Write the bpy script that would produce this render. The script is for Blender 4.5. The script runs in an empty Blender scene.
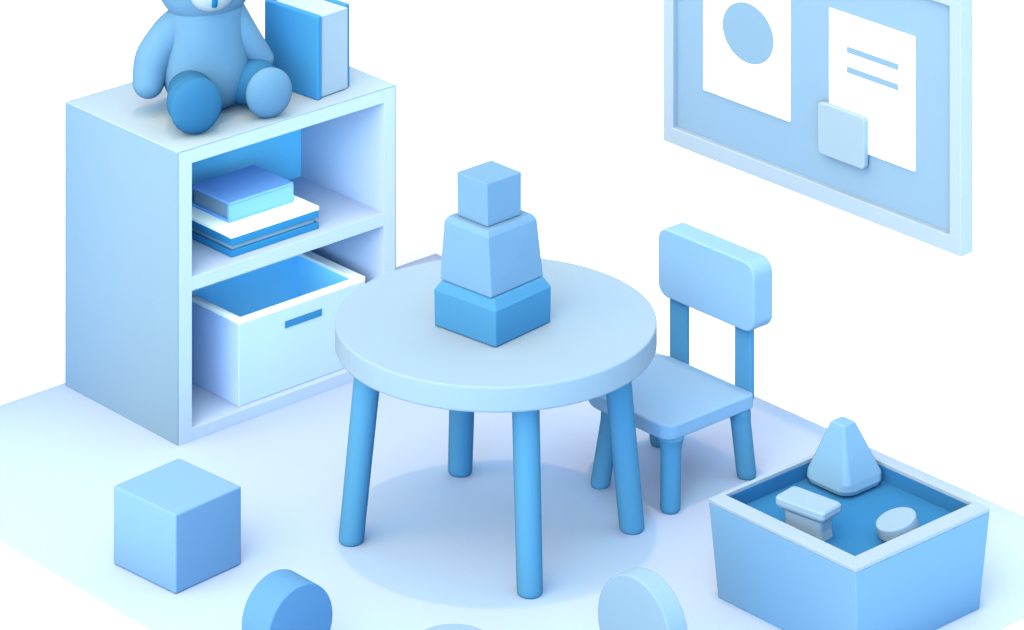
import bpy, bmesh, math, json
from mathutils import Vector, Matrix, Euler

SC = bpy.context.scene
COL = SC.collection
PI = math.pi

# ------------------------------------------------------------------ materials
def srgb(c):
    c = c / 255.0
    return c / 12.92 if c <= 0.04045 else ((c + 0.055) / 1.055) ** 2.4

# base colours (linear albedo)
ALB = {
    'wall_paint': (.90, .82, .87),
    'ground_paint': (0.900, 0.930, 0.950),
    'floor_vinyl': (0.1706, 0.2362, 0.4221),
    'table_top': (0.1109, 0.1626, 0.2771),
    'leg_paint': (0.0359, 0.1224, 0.2690),
    'shelf_side_shade': (0.0932, 0.1479, 0.2547),
    'shelf_lightened': (0.2598, 0.3104, 0.5032),
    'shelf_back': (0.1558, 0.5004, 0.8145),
    'deep_blue': (0.1708, 0.5225, 0.8980),
    'mid_blue':     (0.090, 0.330, 0.700),
    'bin_card': (0.2709, 0.3427, 0.6203),
    'bin_rim': (0.6391, 0.6346, 0.7196),
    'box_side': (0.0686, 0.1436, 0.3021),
    'box_rim': (0.1246, 0.1712, 0.2806),
    'white_paper': (0.85, 0.89, 0.92),
    'page_blue': (0.1733, 0.2199, 0.3252),
    'board_frame': (0.1543, 0.1982, 0.3075),
    'board_felt': (0.0995, 0.1599, 0.2868),
    'note_blue': (0.1301, 0.1801, 0.2867),
    'print_blue': (0.0921, 0.1513, 0.2723),
    'chair_paint': (0.1000, 0.1810, 0.3512),
    'cube_blue': (0.0775, 0.1498, 0.3134),
    'tower_base': (0.0286, 0.1076, 0.2529),
    'tower_mid': (0.0660, 0.1300, 0.2656),
    'tower_top': (0.0642, 0.1263, 0.2582),
    'bear_plush': (0.0541, 0.1158, 0.2324),
    'bear_leg_shade': (0.0150, 0.0694, 0.1783),
    'bear_muzzle': (0.1527, 0.1913, 0.2780),
    'bear_nose': (0.0040, 0.0649, 0.1926),
    'book_cover': (0.0246, 0.1182, 0.2901),
    'book_trim':    (0.100, 0.340, 0.700),
    'shelf_top': (0.1524, 0.2090, 0.3192),
    'book_low': (0.018, 0.12, 0.3),
    'book_mid': (0.1440, 0.2966, 0.6958),
    'toy_pyramid': (0.0696, 0.1416, 0.2857),
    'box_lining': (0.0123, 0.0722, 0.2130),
    'drum_dark': (0.0409, 0.1074, 0.2656),
    'wheel_light': (0.0960, 0.1568, 0.2784),
    'toy_light': (0.0949, 0.1477, 0.2635),
    'toy_mid': (0.1036, 0.1586, 0.2779),
}
MATS = {}
def M(name, rough=0.85, grain=0.02):
    """matte procedural paint: flat colour with a very faint paper-like grain"""
    if name in MATS:
        return MATS[name]
    m = bpy.data.materials.new(name); m.use_nodes = True
    nt = m.node_tree; b = nt.nodes['Principled BSDF']
    b.inputs['Roughness'].default_value = rough
    b.inputs['Specular IOR Level'].default_value = 0.0
    tc = nt.nodes.new('ShaderNodeTexCoord')
    nz = nt.nodes.new('ShaderNodeTexNoise'); nz.inputs['Scale'].default_value = 160
    nz.inputs['Detail'].default_value = 3
    nt.links.new(tc.outputs['Object'], nz.inputs['Vector'])
    mx = nt.nodes.new('ShaderNodeMix'); mx.data_type = 'RGBA'
    c = ALB[name]
    lo = [x * (1 - grain) for x in c]; hi = [min(1, x * (1 + grain)) for x in c]
    mx.inputs[6].default_value = (*lo, 1); mx.inputs[7].default_value = (*hi, 1)
    nt.links.new(nz.outputs['Fac'], mx.inputs[0])
    nt.links.new(mx.outputs[2], b.inputs['Base Color'])
    m.diffuse_color = (*c, 1)
    MATS[name] = m
    return m

# ------------------------------------------------------------------ builders
def origin_of(o):
    p = Vector((0, 0, 0))
    while o is not None:
        p += Vector(o.location); o = o.parent
    return p

def thing(name, label, cat, loc, group=None):
    o = bpy.data.objects.new(name, None); COL.objects.link(o)
    o.empty_display_size = 0.05
    o.location = loc; o['label'] = label; o['category'] = cat
    if group: o['group'] = group
    return o

def obj(name, bm, mat, parent=None, smooth=False, bevel=0.0, seg=2, at=None):
    """link bm (modelled in world metres) as one mesh object under its thing"""
    off = origin_of(parent) if parent is not None else Vector(at or (0, 0, 0))
    bmesh.ops.recalc_face_normals(bm, faces=bm.faces)
    bmesh.ops.translate(bm, verts=bm.verts, vec=-off)
    me = bpy.data.meshes.new(name); bm.to_mesh(me); bm.free()
    mats = mat if isinstance(mat, (list, tuple)) else [mat]
    for k in mats: me.materials.append(M(k))
    o = bpy.data.objects.new(name, me); COL.objects.link(o)
    if parent is not None: o.parent = parent
    else: o.location = off
    if bevel:
        md = o.modifiers.new('bevel', 'BEVEL'); md.width = bevel; md.segments = seg
        md.limit_method = 'ANGLE'; md.angle_limit = math.radians(35)
        md.harden_normals = False
    if smooth:
        for p in me.polygons: p.use_smooth = True
    return o

def tag(o, label, cat, group=None):
    o['label'] = label; o['category'] = cat
    if group: o['group'] = group
    return o

def structure(o):
    o['kind'] = 'structure'; return o

def frustum(bm, bottom, top):
    """closed solid between two matching loops of points"""
    vb = [bm.verts.new(p) for p in bottom]; vt = [bm.verts.new(p) for p in top]
    n = len(vb)
    bm.faces.new(vb[::-1]); bm.faces.new(vt)
    for i in range(n):
        bm.faces.new((vb[i], vb[(i + 1) % n], vt[(i + 1) % n], vt[i]))
    return bm

def stack(loops, cap=True):
    """closed solid through a pile of matching loops"""
    bm = bmesh.new()
    vs = [[bm.verts.new(p) for p in L] for L in loops]
    n = len(vs[0])
    if cap:
        bm.faces.new(vs[0][::-1]); bm.faces.new(vs[-1])
    for a, b in zip(vs, vs[1:]):
        for i in range(n):
            bm.faces.new((a[i], a[(i + 1) % n], b[(i + 1) % n], b[i]))
    return bm

def rect(x0, x1, y0, y1, z):
    return [(x0, y0, z), (x1, y0, z), (x1, y1, z), (x0, y1, z)]

def box(x0, x1, y0, y1, z0, z1, bm=None):
    bm = bm or bmesh.new()
    return frustum(bm, rect(x0, x1, y0, y1, z0), rect(x0, x1, y0, y1, z1))

def rrect(cx, cy, sx, sy, z, deg):
    a = math.radians(deg); c, s = math.cos(a), math.sin(a)
    return [(cx + x * c - y * s, cy + x * s + y * c, z)
            for x, y in ((-sx/2, -sy/2), (sx/2, -sy/2), (sx/2, sy/2), (-sx/2, sy/2))]

def rounded(w0, w1, h0, h1, r, n=8, radii=None):
    """rounded rectangle outline in 2D; radii = bl, br, tr, tl"""
    rr = radii or (r, r, r, r); pts = []
    for (cx, cy, a0, q) in ((w0, h0, PI, rr[0]), (w1, h0, 1.5*PI, rr[1]), (w1, h1, 0, rr[2]), (w0, h1, .5*PI, rr[3])):
        ox = cx + q if cx == w0 else cx - q; oy = cy + q if cy == h0 else cy - q
        for i in range(n + 1):
            a = a0 + .5*PI*i/n
            pts.append((ox + q*math.cos(a), oy + q*math.sin(a)))
    return pts

def circle(n, r, f):
    return [f(r*math.cos(2*PI*i/n), r*math.sin(2*PI*i/n)) for i in range(n)]

def tube(points, radii, n=28, caps=6, squash=None):
    """swept round limb with rounded ends"""
    P = [Vector(p) for p in points]; loops = []
    # subdivide with Catmull-Rom
    Q, R = [], []
    k = 6
    for i in range(len(P) - 1):
        p0 = P[max(i-1, 0)]; p1 = P[i]; p2 = P[i+1]; p3 = P[min(i+2, len(P)-1)]
        for j in range(k):
            t = j / k
            Q.append(.5*((2*p1) + (p2-p0)*t + (2*p0-5*p1+4*p2-p3)*t*t + (3*p1-p0-3*p2+p3)*t**3))
            R.append(radii[i]*(1-t) + radii[i+1]*t)
    Q.append(P[-1]); R.append(radii[-1])
    T = []
    for i in range(len(Q)):
        T.append((Q[min(i+1, len(Q)-1)] - Q[max(i-1, 0)]).normalized())
    ref = Vector((0, 0, 1)) if abs(T[0].z) < .9 else Vector((1, 0, 0))
    rings = []
    def ring(c, t, r):
        nonlocal ref
        u = (ref - ref.dot(t)*t).normalized(); w = t.cross(u); ref = u
        rings.append([tuple(c + u*r*math.cos(2*PI*a/n) + w*r*math.sin(2*PI*a/n)) for a in range(n)])
    for j in range(caps, 0, -1):
        a = .5*PI*j/(caps+.3); ring(Q[0] - T[0]*R[0]*math.sin(a), T[0], R[0]*math.cos(a))
    for c, t, r in zip(Q, T, R): ring(c, t, r)
    for j in range(1, caps+1):
        a = .5*PI*j/(caps+.3); ring(Q[-1] + T[-1]*R[-1]*math.sin(a), T[-1], R[-1]*math.cos(a))
    return stack(rings)

def ellipsoid(c, radii, rot=None, u=40, v=24):
    bm = bmesh.new()
    bmesh.ops.create_uvsphere(bm, u_segments=u, v_segments=v, radius=1)
    m = Matrix.Translation(Vector(c)) @ (rot.to_4x4() if rot is not None else Matrix()) @ Matrix.Diagonal((*radii, 1))
    bmesh.ops.transform(bm, verts=bm.verts, matrix=m)
    return bm

def join(*bms):
    out = bms[0]
    for b in bms[1:]:
        me = bpy.data.meshes.new('tmp'); b.to_mesh(me); b.free()
        out.from_mesh(me); bpy.data.meshes.remove(me)
    return out

def leg(foot, top, r0, r1, n=32, prof=None):
    """round leg cut level at the floor; prof = extra (t, r) stations"""
    f, t = Vector(foot), Vector(top)
    st = prof or [(0, r0*.86), (.010, r0*.97), (.025, r0), (1, r1)]
    return stack([circle(n, r, lambda x, y, s=s: tuple(f.lerp(t, s) + Vector((x, y, 0)))) for s, r in st])

def disc(centre, axis, r, length, n=72):
    """straight cylinder along an axis, starting at centre"""
    a = Vector(axis).normalized(); u = a.orthogonal().normalized(); w = a.cross(u)
    c = Vector(centre)
    return stack([circle(n, r, lambda x, y, s=s: tuple(c + a*s + u*x + w*y)) for s in (0, length)])

# ------------------------------------------------------------------ the room corner
FX0, FX1, FY0, FY1 = -1.380, 1.118, -0.902, 1.006
structure(obj('floor', box(FX0, FX1, FY0, FY1, -.004, 0), 'floor_vinyl'))
structure(obj('ground', box(-9, 9, -9, 9, -.06, -.004), 'ground_paint'))
structure(obj('wall_left', box(FX0-.06, FX0, FY0, FY1+.06, -.004, 1.42), 'wall_paint'))
structure(obj('wall_right', box(FX0, FX1, FY1, FY1+.06, -.004, 1.42), 'wall_paint'))

# ------------------------------------------------------------------ round table
t = thing('round_table', 'round pale blue play table on four splayed blue legs, block tower on top', 'table', (0, 0, 0))
prof = [(.448, .378), (.4505, .383), (.4545, .385), (.505, .385), (.5085, .384), (.51, .382)]
obj('tabletop', stack([circle(128, r, lambda x, y, z=z: (x - .006, y + .005, z)) for z, r in prof]), 'table_top', t)
for fx, fy in ((-.198, -.286), (.28, -.145), (.205, .254), (-.301, .15)):
    obj('leg', leg((fx, fy, 0), (fx*.87, fy*.87, .4495), .0305, .0325), 'leg_paint', t, smooth=False)

# tower of three blocks
def tower_block(name, label, loops, mat, base, bev):
    o = obj(name, stack(loops), mat, None, bevel=bev, seg=3, at=base)
    return tag(o, label, 'toy block', 'stacked tower blocks')
tower_block('toy_block', 'wide dark blue block at the bottom of the tower, standing on the round table',
    [rrect(.013, -.0225, .196, .199, .511, 6.5), rrect(.013, -.0225, .198, .201, .596, 6.5), rrect(.013, -.0225, .168, .178, .6195, 6.5)],
    'tower_base', (.013, -.0225, .511), .004)
tower_block('toy_block', 'pale tapered middle block of the tower on the round table',
    [rrect(.010, -.0225, .168, .184, .620, 5), rrect(.008, -.0245, .150, .166, .757, 3), rrect(.008, -.0245, .136, .150, .7705, 3)],
    'tower_mid', (.010, -.0225, .620), .004)
tower_block('toy_block', 'small light blue cube on the very top of the tower',
    [rrect(.010, -.0300, .104, .112, .771, 2), rrect(.009, -.0300, .106, .113, .874, 1)],
    'tower_top', (.006, -.0265, .771), .003)

# ------------------------------------------------------------------ chair
t = thing('child_chair', 'small blue chair with a rounded backrest, between the table and the toy box', 'chair', (.04, .52, 0))
out = rounded(-.130, .208, .371, .668, .03, radii=(.09, .035, .012, .045))
obj('seat', stack([[(x, y, .174) for x, y in out], [(x, y, .210) for x, y in out]]), 'chair_paint', t, bevel=.004)
out = rounded(-.113, .227, .364, .536, .034)
obj('backrest', stack([[(x, .645, z) for x, z in out], [(x, .713, z) for x, z in out]]), 'chair_paint', t, bevel=.005, seg=3)
for x0, x1 in ((-.095, -.036), (.136, .192)):
    obj('back_post', box(x0, x1, .6685, .684, .186, .40), 'leg_paint', t, bevel=.003)
def chair_leg(foot, top, flare=1.3):
    r = .0245
    obj('leg', leg(foot, top, r, r, prof=[(0, r*.84), (.03, r*.96), (.07, r), (.80, r*1.03), (.90, r*1.12), (1, r*flare)]), 'leg_paint', t)
chair_leg((.194, .392, 0), (.188, .400, .176), 1.35)
chair_leg((-.018, .357, 0), (-.040, .424, .176), 1.1)
chair_leg((.188, .660, 0), (.176, .645, .176), 1.1)
chair_leg((-.088, .628, 0), (-.092, .622, .176), 1.2)

# ------------------------------------------------------------------ bookcase
SX0, SX1, SY0, SY1, SZ = -1.365, -.887, -.275, .442, .735
IY0, IY1 = -.231, .400
t = thing('bookcase', 'low pale blue two-shelf bookcase against the left wall, teddy bear on top', 'bookcase', (-1.126, .083, 0))
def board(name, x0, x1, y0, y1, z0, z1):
    return obj(name, box(x0, x1, y0, y1, z0, z1), 'shelf_lightened', t, bevel=.0008)  # boards coloured paler to make up for the dim light inside
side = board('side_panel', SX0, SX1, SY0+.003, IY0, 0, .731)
obj('side_shade_skin', box(SX0, SX1-.0008, SY0, SY0+.003, 0, .731), 'shelf_side_shade', side)  # added thin skin, its darker tone stands for shade on the side
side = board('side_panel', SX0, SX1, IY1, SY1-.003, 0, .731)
obj('side_shade_skin', box(SX0, SX1-.0008, SY1-.003, SY1, 0, .731), 'shelf_side_shade', side)
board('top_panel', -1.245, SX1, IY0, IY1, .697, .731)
obj('top_sheet', box(SX0, SX1, SY0, SY1, .731, SZ), 'shelf_top', t, bevel=.0015)  # thin added sheet, toned apart from the boards for its stronger light
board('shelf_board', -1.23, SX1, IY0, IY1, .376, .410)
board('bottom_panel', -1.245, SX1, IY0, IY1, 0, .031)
obj('back_panel', box(-1.245, -1.23, IY0, IY1, .031, .700), 'shelf_back', t)

# storage bin in the lower bay
def open_box(t, outer_b, outer_t, walls, z0, z1, zrim, zfloor, m_body, m_rim, m_in):
    """tapered open box: outer rectangles (x0,x1,y0,y1) bottom/top, wall widths (x0,x1,y0,y1)"""
    ob, ot = outer_b, outer_t
    it = (ot[0]+walls[0], ot[1]-walls[1], ot[2]+walls[2], ot[3]-walls[3])
    zr = z1 - zrim
    k = (zr - z0)/(z1 - z0)
    mid = tuple(a + (b-a)*k for a, b in zip(ob, ot))
    # body: outer shell with its own thickness and underside
    iw = tuple(m + s*.006 for m, s in zip(mid, (1, -1, 1, -1)))
    ib = tuple(m + s*.006 for m, s in zip(ob, (1, -1, 1, -1)))
    body = stack([rect(*ib, z0+.006), rect(*iw, zr), rect(*mid, zr), rect(*ob, z0)], cap=False)
    v = sorted(body.verts, key=lambda q: 0)
    bm = body; bm.verts.ensure_lookup_table()
    bm.faces.new([bm.verts[i] for i in (0, 1, 2, 3)]); bm.faces.new([bm.verts[i] for i in (12, 13, 14, 15)][::-1])
    b = obj('body', body, m_body, t, bevel=.002)
    rim = stack([rect(*it, zr), rect(*it, z1), rect(*ot, z1), rect(*mid, zr), rect(*it, zr)], cap=False)
    bmesh.ops.remove_doubles(rim, verts=rim.verts, dist=1e-5)
    obj('rim', rim, m_rim, t, bevel=.002)
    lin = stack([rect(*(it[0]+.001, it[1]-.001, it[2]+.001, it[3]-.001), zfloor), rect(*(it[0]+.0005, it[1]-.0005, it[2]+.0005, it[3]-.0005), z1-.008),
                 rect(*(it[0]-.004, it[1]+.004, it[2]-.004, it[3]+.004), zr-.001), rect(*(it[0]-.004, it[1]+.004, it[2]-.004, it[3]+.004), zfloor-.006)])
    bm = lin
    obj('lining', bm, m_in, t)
    return b
def bin_at():
    t = thing('storage_bin', 'pale blue storage bin with a slot handle, in the bottom bay of the bookcase', 'storage bin', (-1.03, .14, .0315))
    o = (-1.175, -.905, -.067, .352)
    open_box(t, o, o, (.03, .014, .016, .03), .0316, .252, .012, .085, 'bin_card', 'bin_rim', 'deep_blue')
    obj('handle_slot', box(-.907, -.9035, .083, .205, .190, .208), 'book_cover', t)
    return t
bin_at()

# books on the upper shelf
def lying_book(label, x0, x1, y0, y1, z0, z1, cover, pages, ct, inset, spine, grp, bev=.002):
    t = thing('book', label, 'book', ((x0+x1)/2, (y0+y1)/2, z0), grp)
    obj('cover', box(x0, x1, y0, y1, z1-ct, z1), cover, t, bevel=bev)
    obj('cover', box(x0, x1, y0, y1, z0, z0+ct), cover, t, bevel=bev)
    px0 = x0 + (ct if spine == 'x0' else inset); px1 = x1 - (ct if spine == 'x1' else inset)
    obj('pages', box(px0, px1, y0+inset, y1-inset, z0+ct, z1-ct), pages, t)
    if spine == 'x0': obj('spine', box(x0, x0+ct, y0, y1, z0+ct, z1-ct), cover, t)
    else: obj('spine', box(x1-ct, x1, y0, y1, z0+ct, z1-ct), cover, t)
    return t
G = 'books stacked on the upper shelf'
lying_book('mid blue book with pale pages, lowest of the stack on the upper shelf', -1.150, -.917, -.081, .206, .4105, .456, 'book_low', 'page_blue', .0165, .010, 'x0', G)
t = thing('notebook', 'thin white pad sandwiched between two blue books on the upper shelf', 'notebook', (-1.03, .065, .4565), G)
obj('page_block', box(-1.150, -.922, -.078, .210, .4565, .4665), 'white_paper', t, bevel=.0015)
lying_book('thick blue book on top of the stack on the upper shelf', -1.150, -.985, -.036, .176, .467, .519, 'book_mid', 'page_blue', .007, .009, 'x1', G)

# upright book on the bookcase top
t = thing('book', 'thick dark blue hardback standing upright beside the teddy bear', 'book', (-1.04, .275, SZ))
def rot_box(x0, x1, y0, y1, z0, z1, piv=(-.934, .213), deg=5):
    b = box(x0, x1, y0, y1, z0, z1)
    bmesh.ops.rotate(b, verts=b.verts, cent=(*piv, 0), matrix=Matrix.Rotation(math.radians(deg), 3, 'Z'))
    return b
obj('cover', rot_box(-1.132, -.932, .213, .230, SZ, .952), 'book_cover', t, bevel=.004, seg=3)
obj('cover', rot_box(-1.132, -.946, .328, .345, SZ, .952), 'book_cover', t, bevel=.003)
obj('pages', rot_box(-1.116, -.937, .230, .328, SZ+.003, .947), 'page_blue', t, bevel=.001)
obj('spine', rot_box(-1.132, -1.117, .230, .328, SZ, .952), 'book_cover', t)

# ------------------------------------------------------------------ teddy bear
F = Vector((.940, -.342, 0)); S = Vector((.342, .940, 0)); Z = Vector((0, 0, 1))
BR = Matrix((S, F, Z)).transposed()                  # local x = bear's left-right, y = front
def BP(s, f, z, c=(-1.10, -.02, SZ)): return Vector(c) + S*s + F*f + Z*z
t = thing('teddy_bear', 'blue teddy bear sitting on the bookcase with its feet pointing forward', 'teddy bear', (-1.10, -.02, SZ))
loops = []
for z, a, b in ((.002, .055, .05), (.012, .080, .072), (.035, .100, .09), (.07, .118, .102), (.11, .118, .101), (.15, .112, .095), (.19, .104, .094), (.225, .101, .092), (.26, .097, .088), (.285, .086, .075)):
    loops.append([tuple(BP(a*math.cos(2*PI*i/40), b*math.sin(2*PI*i/40) + .004, z)) for i in range(40)])
o = obj('body', stack(loops), 'bear_plush', t, smooth=True)
o.modifiers.new('sub', 'SUBSURF').levels = 1; o.modifiers['sub'].render_levels = 2
obj('arm', tube([(-1.112, -.056, .985), (-1.142, -.108, .930), (-1.161, -.145, .868), (-1.156, -.164, .814)], [.040, .046, .048, .041]), 'bear_plush', t, smooth=True)
obj('arm', tube([(-1.064, .022, .985), (-1.036, .050, .922), (-1.020, .082, .872), (-1.012, .098, .850)], [.042, .039, .033, .028]), 'bear_plush', t, smooth=True)
def bear_leg(hip, ankle, r, heel, pad_mat):
    hip, ankle = Vector(hip), Vector(ankle)
    d = (ankle - hip).normalized()
    o = obj('leg', tube([hip, hip.lerp(ankle, .5), ankle], [r*.78, r*.86, r*.93], caps=5), 'bear_leg_shade', t, smooth=True)  # legs darker than the plush, shading put into the colour
    dd = F.copy(); 
    pad = obj('foot_pad', ellipsoid(heel, (r*.97, .028, r*1.0), BR), pad_mat, o, smooth=True)
    return o
bear_leg((-1.085, -.085, SZ+.062), (-.990, -.150, SZ+.070), .071, BP(-.089, .192, .0745), 'bear_leg_shade')
bear_leg((-1.075, .020, SZ+.058), (-.998, .062, SZ+.068), .064, BP(.121, .146, .0645), 'bear_plush')
HC = BP(-.004, .0, .337)
h = obj('head', ellipsoid(HC, (.128, .112, .124), BR), 'bear_plush', t, smooth=True)
HF = (F*math.cos(.12) + S*math.sin(-.12)).normalized(); HS = Vector((-HF.y, HF.x, 0))
HR = Matrix((HS, HF, Z)).transposed()
def HP(s, f, z): return HC + HS*s + HF*f + Z*z
obj('muzzle', ellipsoid(HP(0, .088, -.020), (.057, .046, .044), HR), 'bear_muzzle', h, smooth=True)
obj('nose', join(ellipsoid(HP(0, .131, .002), (.021, .012, .014), HR), tube([HP(0, .133, -.006), HP(0, .131, -.027), HP(0, .127, -.036)], [.0055, .008, .0085], n=14)), 'bear_nose', h, smooth=True)
for s in (-1, 1):
    obj('eye', ellipsoid(HP(.045*s, .097, .038), (.012, .010, .014), HR, 20, 12), 'bear_nose', h, smooth=True)
    e = obj('ear', ellipsoid(HP(.092*s, .0, .105), (.046, .026, .046), HR), 'bear_plush', h, smooth=True)
# ------------------------------------------------------------------ pinboard on the right wall
BY = .975
t = thing('pinboard', 'framed blue pinboard hung on the right wall above the chair', 'pinboard', (.087, BY+.046, .58))
def ring_frame(x0, x1, z0, z1, w, h, y0, y1):
    a = [(x0, z0), (x1, z0), (x1, z1), (x0, z1)]; b = [(x0+w, z0+h), (x1-w, z0+h), (x1-w, z1-h), (x0+w, z1-h)]
    L = [[(x, y, z) for x, z in p] for p, y in ((a, y0), (b, y0), (b, y1), (a, y1), (a, y0))]
    bm = stack(L, cap=False); bmesh.ops.remove_doubles(bm, verts=bm.verts, dist=1e-5); return bm
obj('frame', ring_frame(-.432, .607, .582, 1.226, .0365, .043, BY, BY+.046), 'board_frame', t, bevel=.002)
obj('felt_panel', box(-.397, .572, .990, 1.008, .623, 1.185), 'board_felt', t)
PY = .990
t = thing('drawing', 'white paper with a blue oval pinned on the left of the pinboard', 'paper', (-.125, PY, .96))
P1 = (-.292, .019, .751, 1.165)
obj('sheet', box(P1[0], P1[1], PY-.006, PY-.001, P1[2], P1[3]), 'white_paper', t)
obj('oval_print', stack([[(-.129 + .0925*math.cos(a), y, .938 + .077*math.sin(a)) for a in [2*PI*i/64 for i in range(64)]] for y in (PY-.0068, PY-.006)]), 'print_blue', t)
t = thing('note_sheet', 'white paper with two blue text lines, pinned on the right of the pinboard', 'paper', (.30, PY, .9))
obj('sheet', box(.158, .447, PY-.006, PY-.001, .744, 1.074), 'white_paper', t)
for z in (.980, .930):
    obj('text_line', box(.219, .394, PY-.0068, PY-.006, z-.002, z+.0145), 'print_blue', t)
out = rounded(.134, .294, .708, .838, .012)
tag(obj('sticky_pad', stack([[(x, PY-.007, z) for x, z in out], [(x, PY-.024, z) for x, z in out]]), 'note_blue', None, bevel=.003, at=(.214, PY-.007, .77)),
    'small pale blue square pad overlapping the corner of the lined paper', 'sticky pad')

# hang the board and its papers flat against the wall
for o in bpy.data.objects:
    if o.parent is None and o.get('category') in ('pinboard', 'paper', 'sticky pad'):
        o.location += Vector((.0145, FY1 - (BY+.046), .007))

# ------------------------------------------------------------------ toy box
t = thing('toy_box', 'open blue toy box holding three toys, in front of the right wall', 'toy box', (.80, .38, 0))
ZB = .182
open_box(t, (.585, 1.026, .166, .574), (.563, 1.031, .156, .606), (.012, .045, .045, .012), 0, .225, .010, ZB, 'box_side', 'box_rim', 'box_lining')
G = 'toys in the toy box'
def sq(cx, cy, sx, sy, z, r, n=5):
    return [(x, y, z) for x, y in rounded(cx-sx/2, cx+sx/2, cy-sy/2, cy+sy/2, r, n)]
Zb = ZB + .001
lo = [sq(.652, .518, .122, .114, Zb, .030, 8), sq(.652, .518, .142, .134, Zb+.006, .034, 8), sq(.652, .518, .147, .139, Zb+.015, .032, 8),
      sq(.652, .519, .137, .129, Zb+.030, .018, 8), sq(.646, .521, .052, .049, Zb+.133, .006, 8), sq(.646, .521, .046, .043, Zb+.140, .006, 8), sq(.646, .521, .036, .033, Zb+.144, .005, 8)]
tag(obj('pyramid_block', stack(lo), 'toy_pyramid', None, at=(.643, .523, Zb)), 'tall blunt pyramid block sticking out of the toy box', 'toy block', G)
def rr2(cx, cy, sx, sy, z, r, deg):
    a = math.radians(deg); c, s = math.cos(a), math.sin(a)
    return [(cx + x*c - y*s, cy + x*s + y*c, z) for x, y in rounded(-sx/2, sx/2, -sy/2, sy/2, r, 4)]
cx, cy = .776, .268
lo = [rr2(cx-.003, cy+.004, .110, .052, Zb, .010, 7), rr2(cx-.003, cy+.004, .104, .050, Zb+.020, .010, 7), rr2(cx-.003, cy+.003, .108, .052, Zb+.046, .010, 7),
      rr2(cx, cy, .134, .070, Zb+.056, .010, 7), rr2(cx, cy, .140, .076, Zb+.062, .010, 7), rr2(cx, cy, .140, .076, Zb+.074, .010, 7), rr2(cx, cy, .134, .070, Zb+.078, .010, 7)]
tag(obj('bridge_block', stack(lo), 'toy_mid', None, at=(cx, cy, Zb)), 'waisted block with a wide flat top, near the left corner of the toy box', 'toy block', G)
ax = Vector((-.16, -.26, 1)).normalized()
tag(obj('cylinder_block', disc(Vector((.9285, .397, Zb+.0460)) - ax*.030, ax, .048, .030), 'toy_light', None, bevel=.003, at=(.9285, .397, Zb)),
    'pale tilted cylinder block at the right corner of the toy box', 'toy block', G)

# ------------------------------------------------------------------ loose blocks on the floor
tag(obj('cube_block', stack([rrect(-.383, -.663, .220, .207, .0005, 4.3), rrect(-.383, -.663, .220, .207, .185, 4.3)]), 'cube_blue', None, bevel=.004, at=(-.377, -.661, 0)),
    'large blue cube alone on the floor in front of the bookcase', 'toy block')
tag(obj('wheel_block', disc((.200-.097, -.763, .0935), (1, 0, 0), .093, .097), 'drum_dark', None, bevel=.003, at=(.16, -.763, 0)),
    'darker blue cylinder lying on its side at the bottom edge, right of the cube', 'toy block')
tag(obj('disc_block', disc((.746, -.257, .1185), (0, 1, 0), .118, .056), 'wheel_light', None, bevel=.003, at=(.746, -.23, 0)),
    'pale blue disc standing on edge on the floor left of the toy box', 'toy block')
tag(obj('drum_block', disc((.488, -.564, .0005), (0, 0, 1), .088, .100), 'wheel_light', None, bevel=.005, at=(.488, -.564, 0)),
    'pale round block at the bottom edge, only its top showing below the table', 'toy block')

# ------------------------------------------------------------------ light
def sun(name, azimuth, elevation, angle, rgb):
    """sun lamp from a compass direction (degrees), rgb irradiance, angular size in degrees"""
    l = bpy.data.lights.new(name, 'SUN'); k = max(rgb)
    l.energy = PI*k; l.color = [c/k for c in rgb]; l.angle = math.radians(angle)
    o = bpy.data.objects.new(name, l); COL.objects.link(o)
    a, e = math.radians(azimuth), math.radians(elevation)
    o.rotation_euler = Vector((-math.cos(a)*math.cos(e), -math.sin(a)*math.cos(e), -math.sin(e))).to_track_quat('-Z', 'Y').to_euler()
    return o
sun('overhead_light', 0, 90, 2, (0.80, 0.36, 0.12))
sun('overhead_fill', 0, 90, 120, (2.2, 2.9, 2.4))  # wide soft fill added from above, no real opening there
sun('low_fill', -50, 12, 50, (0.6, 1.8, 2.3))  # added low fill that reaches into the shelves and under the table
sun('side_fill', -80, 35, 70, (2.6, 1.6, 0.4))  # added fill to brighten the faces turned to the open side
w = bpy.data.worlds.new('sky'); SC.world = w; w.use_nodes = True
bg = w.node_tree.nodes['Background']; bg.inputs[0].default_value = (0.300, 0.300, 0.300, 1); bg.inputs[1].default_value = 1.0

# ------------------------------------------------------------------ camera: level view with the lens shifted down
cam = bpy.data.cameras.new('camera'); co = bpy.data.objects.new('camera', cam); COL.objects.link(co)
f, h = 4200.0, -1400.0
cam.sensor_fit = 'HORIZONTAL'; cam.sensor_width = 36; cam.lens = f/1024*36
cam.shift_x = 0; cam.shift_y = -(315 - h)/1024
cam.clip_end = 100
co.location = (7.4853, -6.6884, 4.62069)
yaw = math.radians(42)
v = Vector((-math.cos(yaw), math.sin(yaw), 0))
co.rotation_euler = v.to_track_quat('-Z', 'Y').to_euler()
SC.camera = co
vs = SC.view_settings
SC.display_settings.display_device = 'sRGB'
vs.view_transform = 'Standard'; vs.look = 'None'; vs.exposure = 0; vs.gamma = 1; vs.use_curve_mapping = False
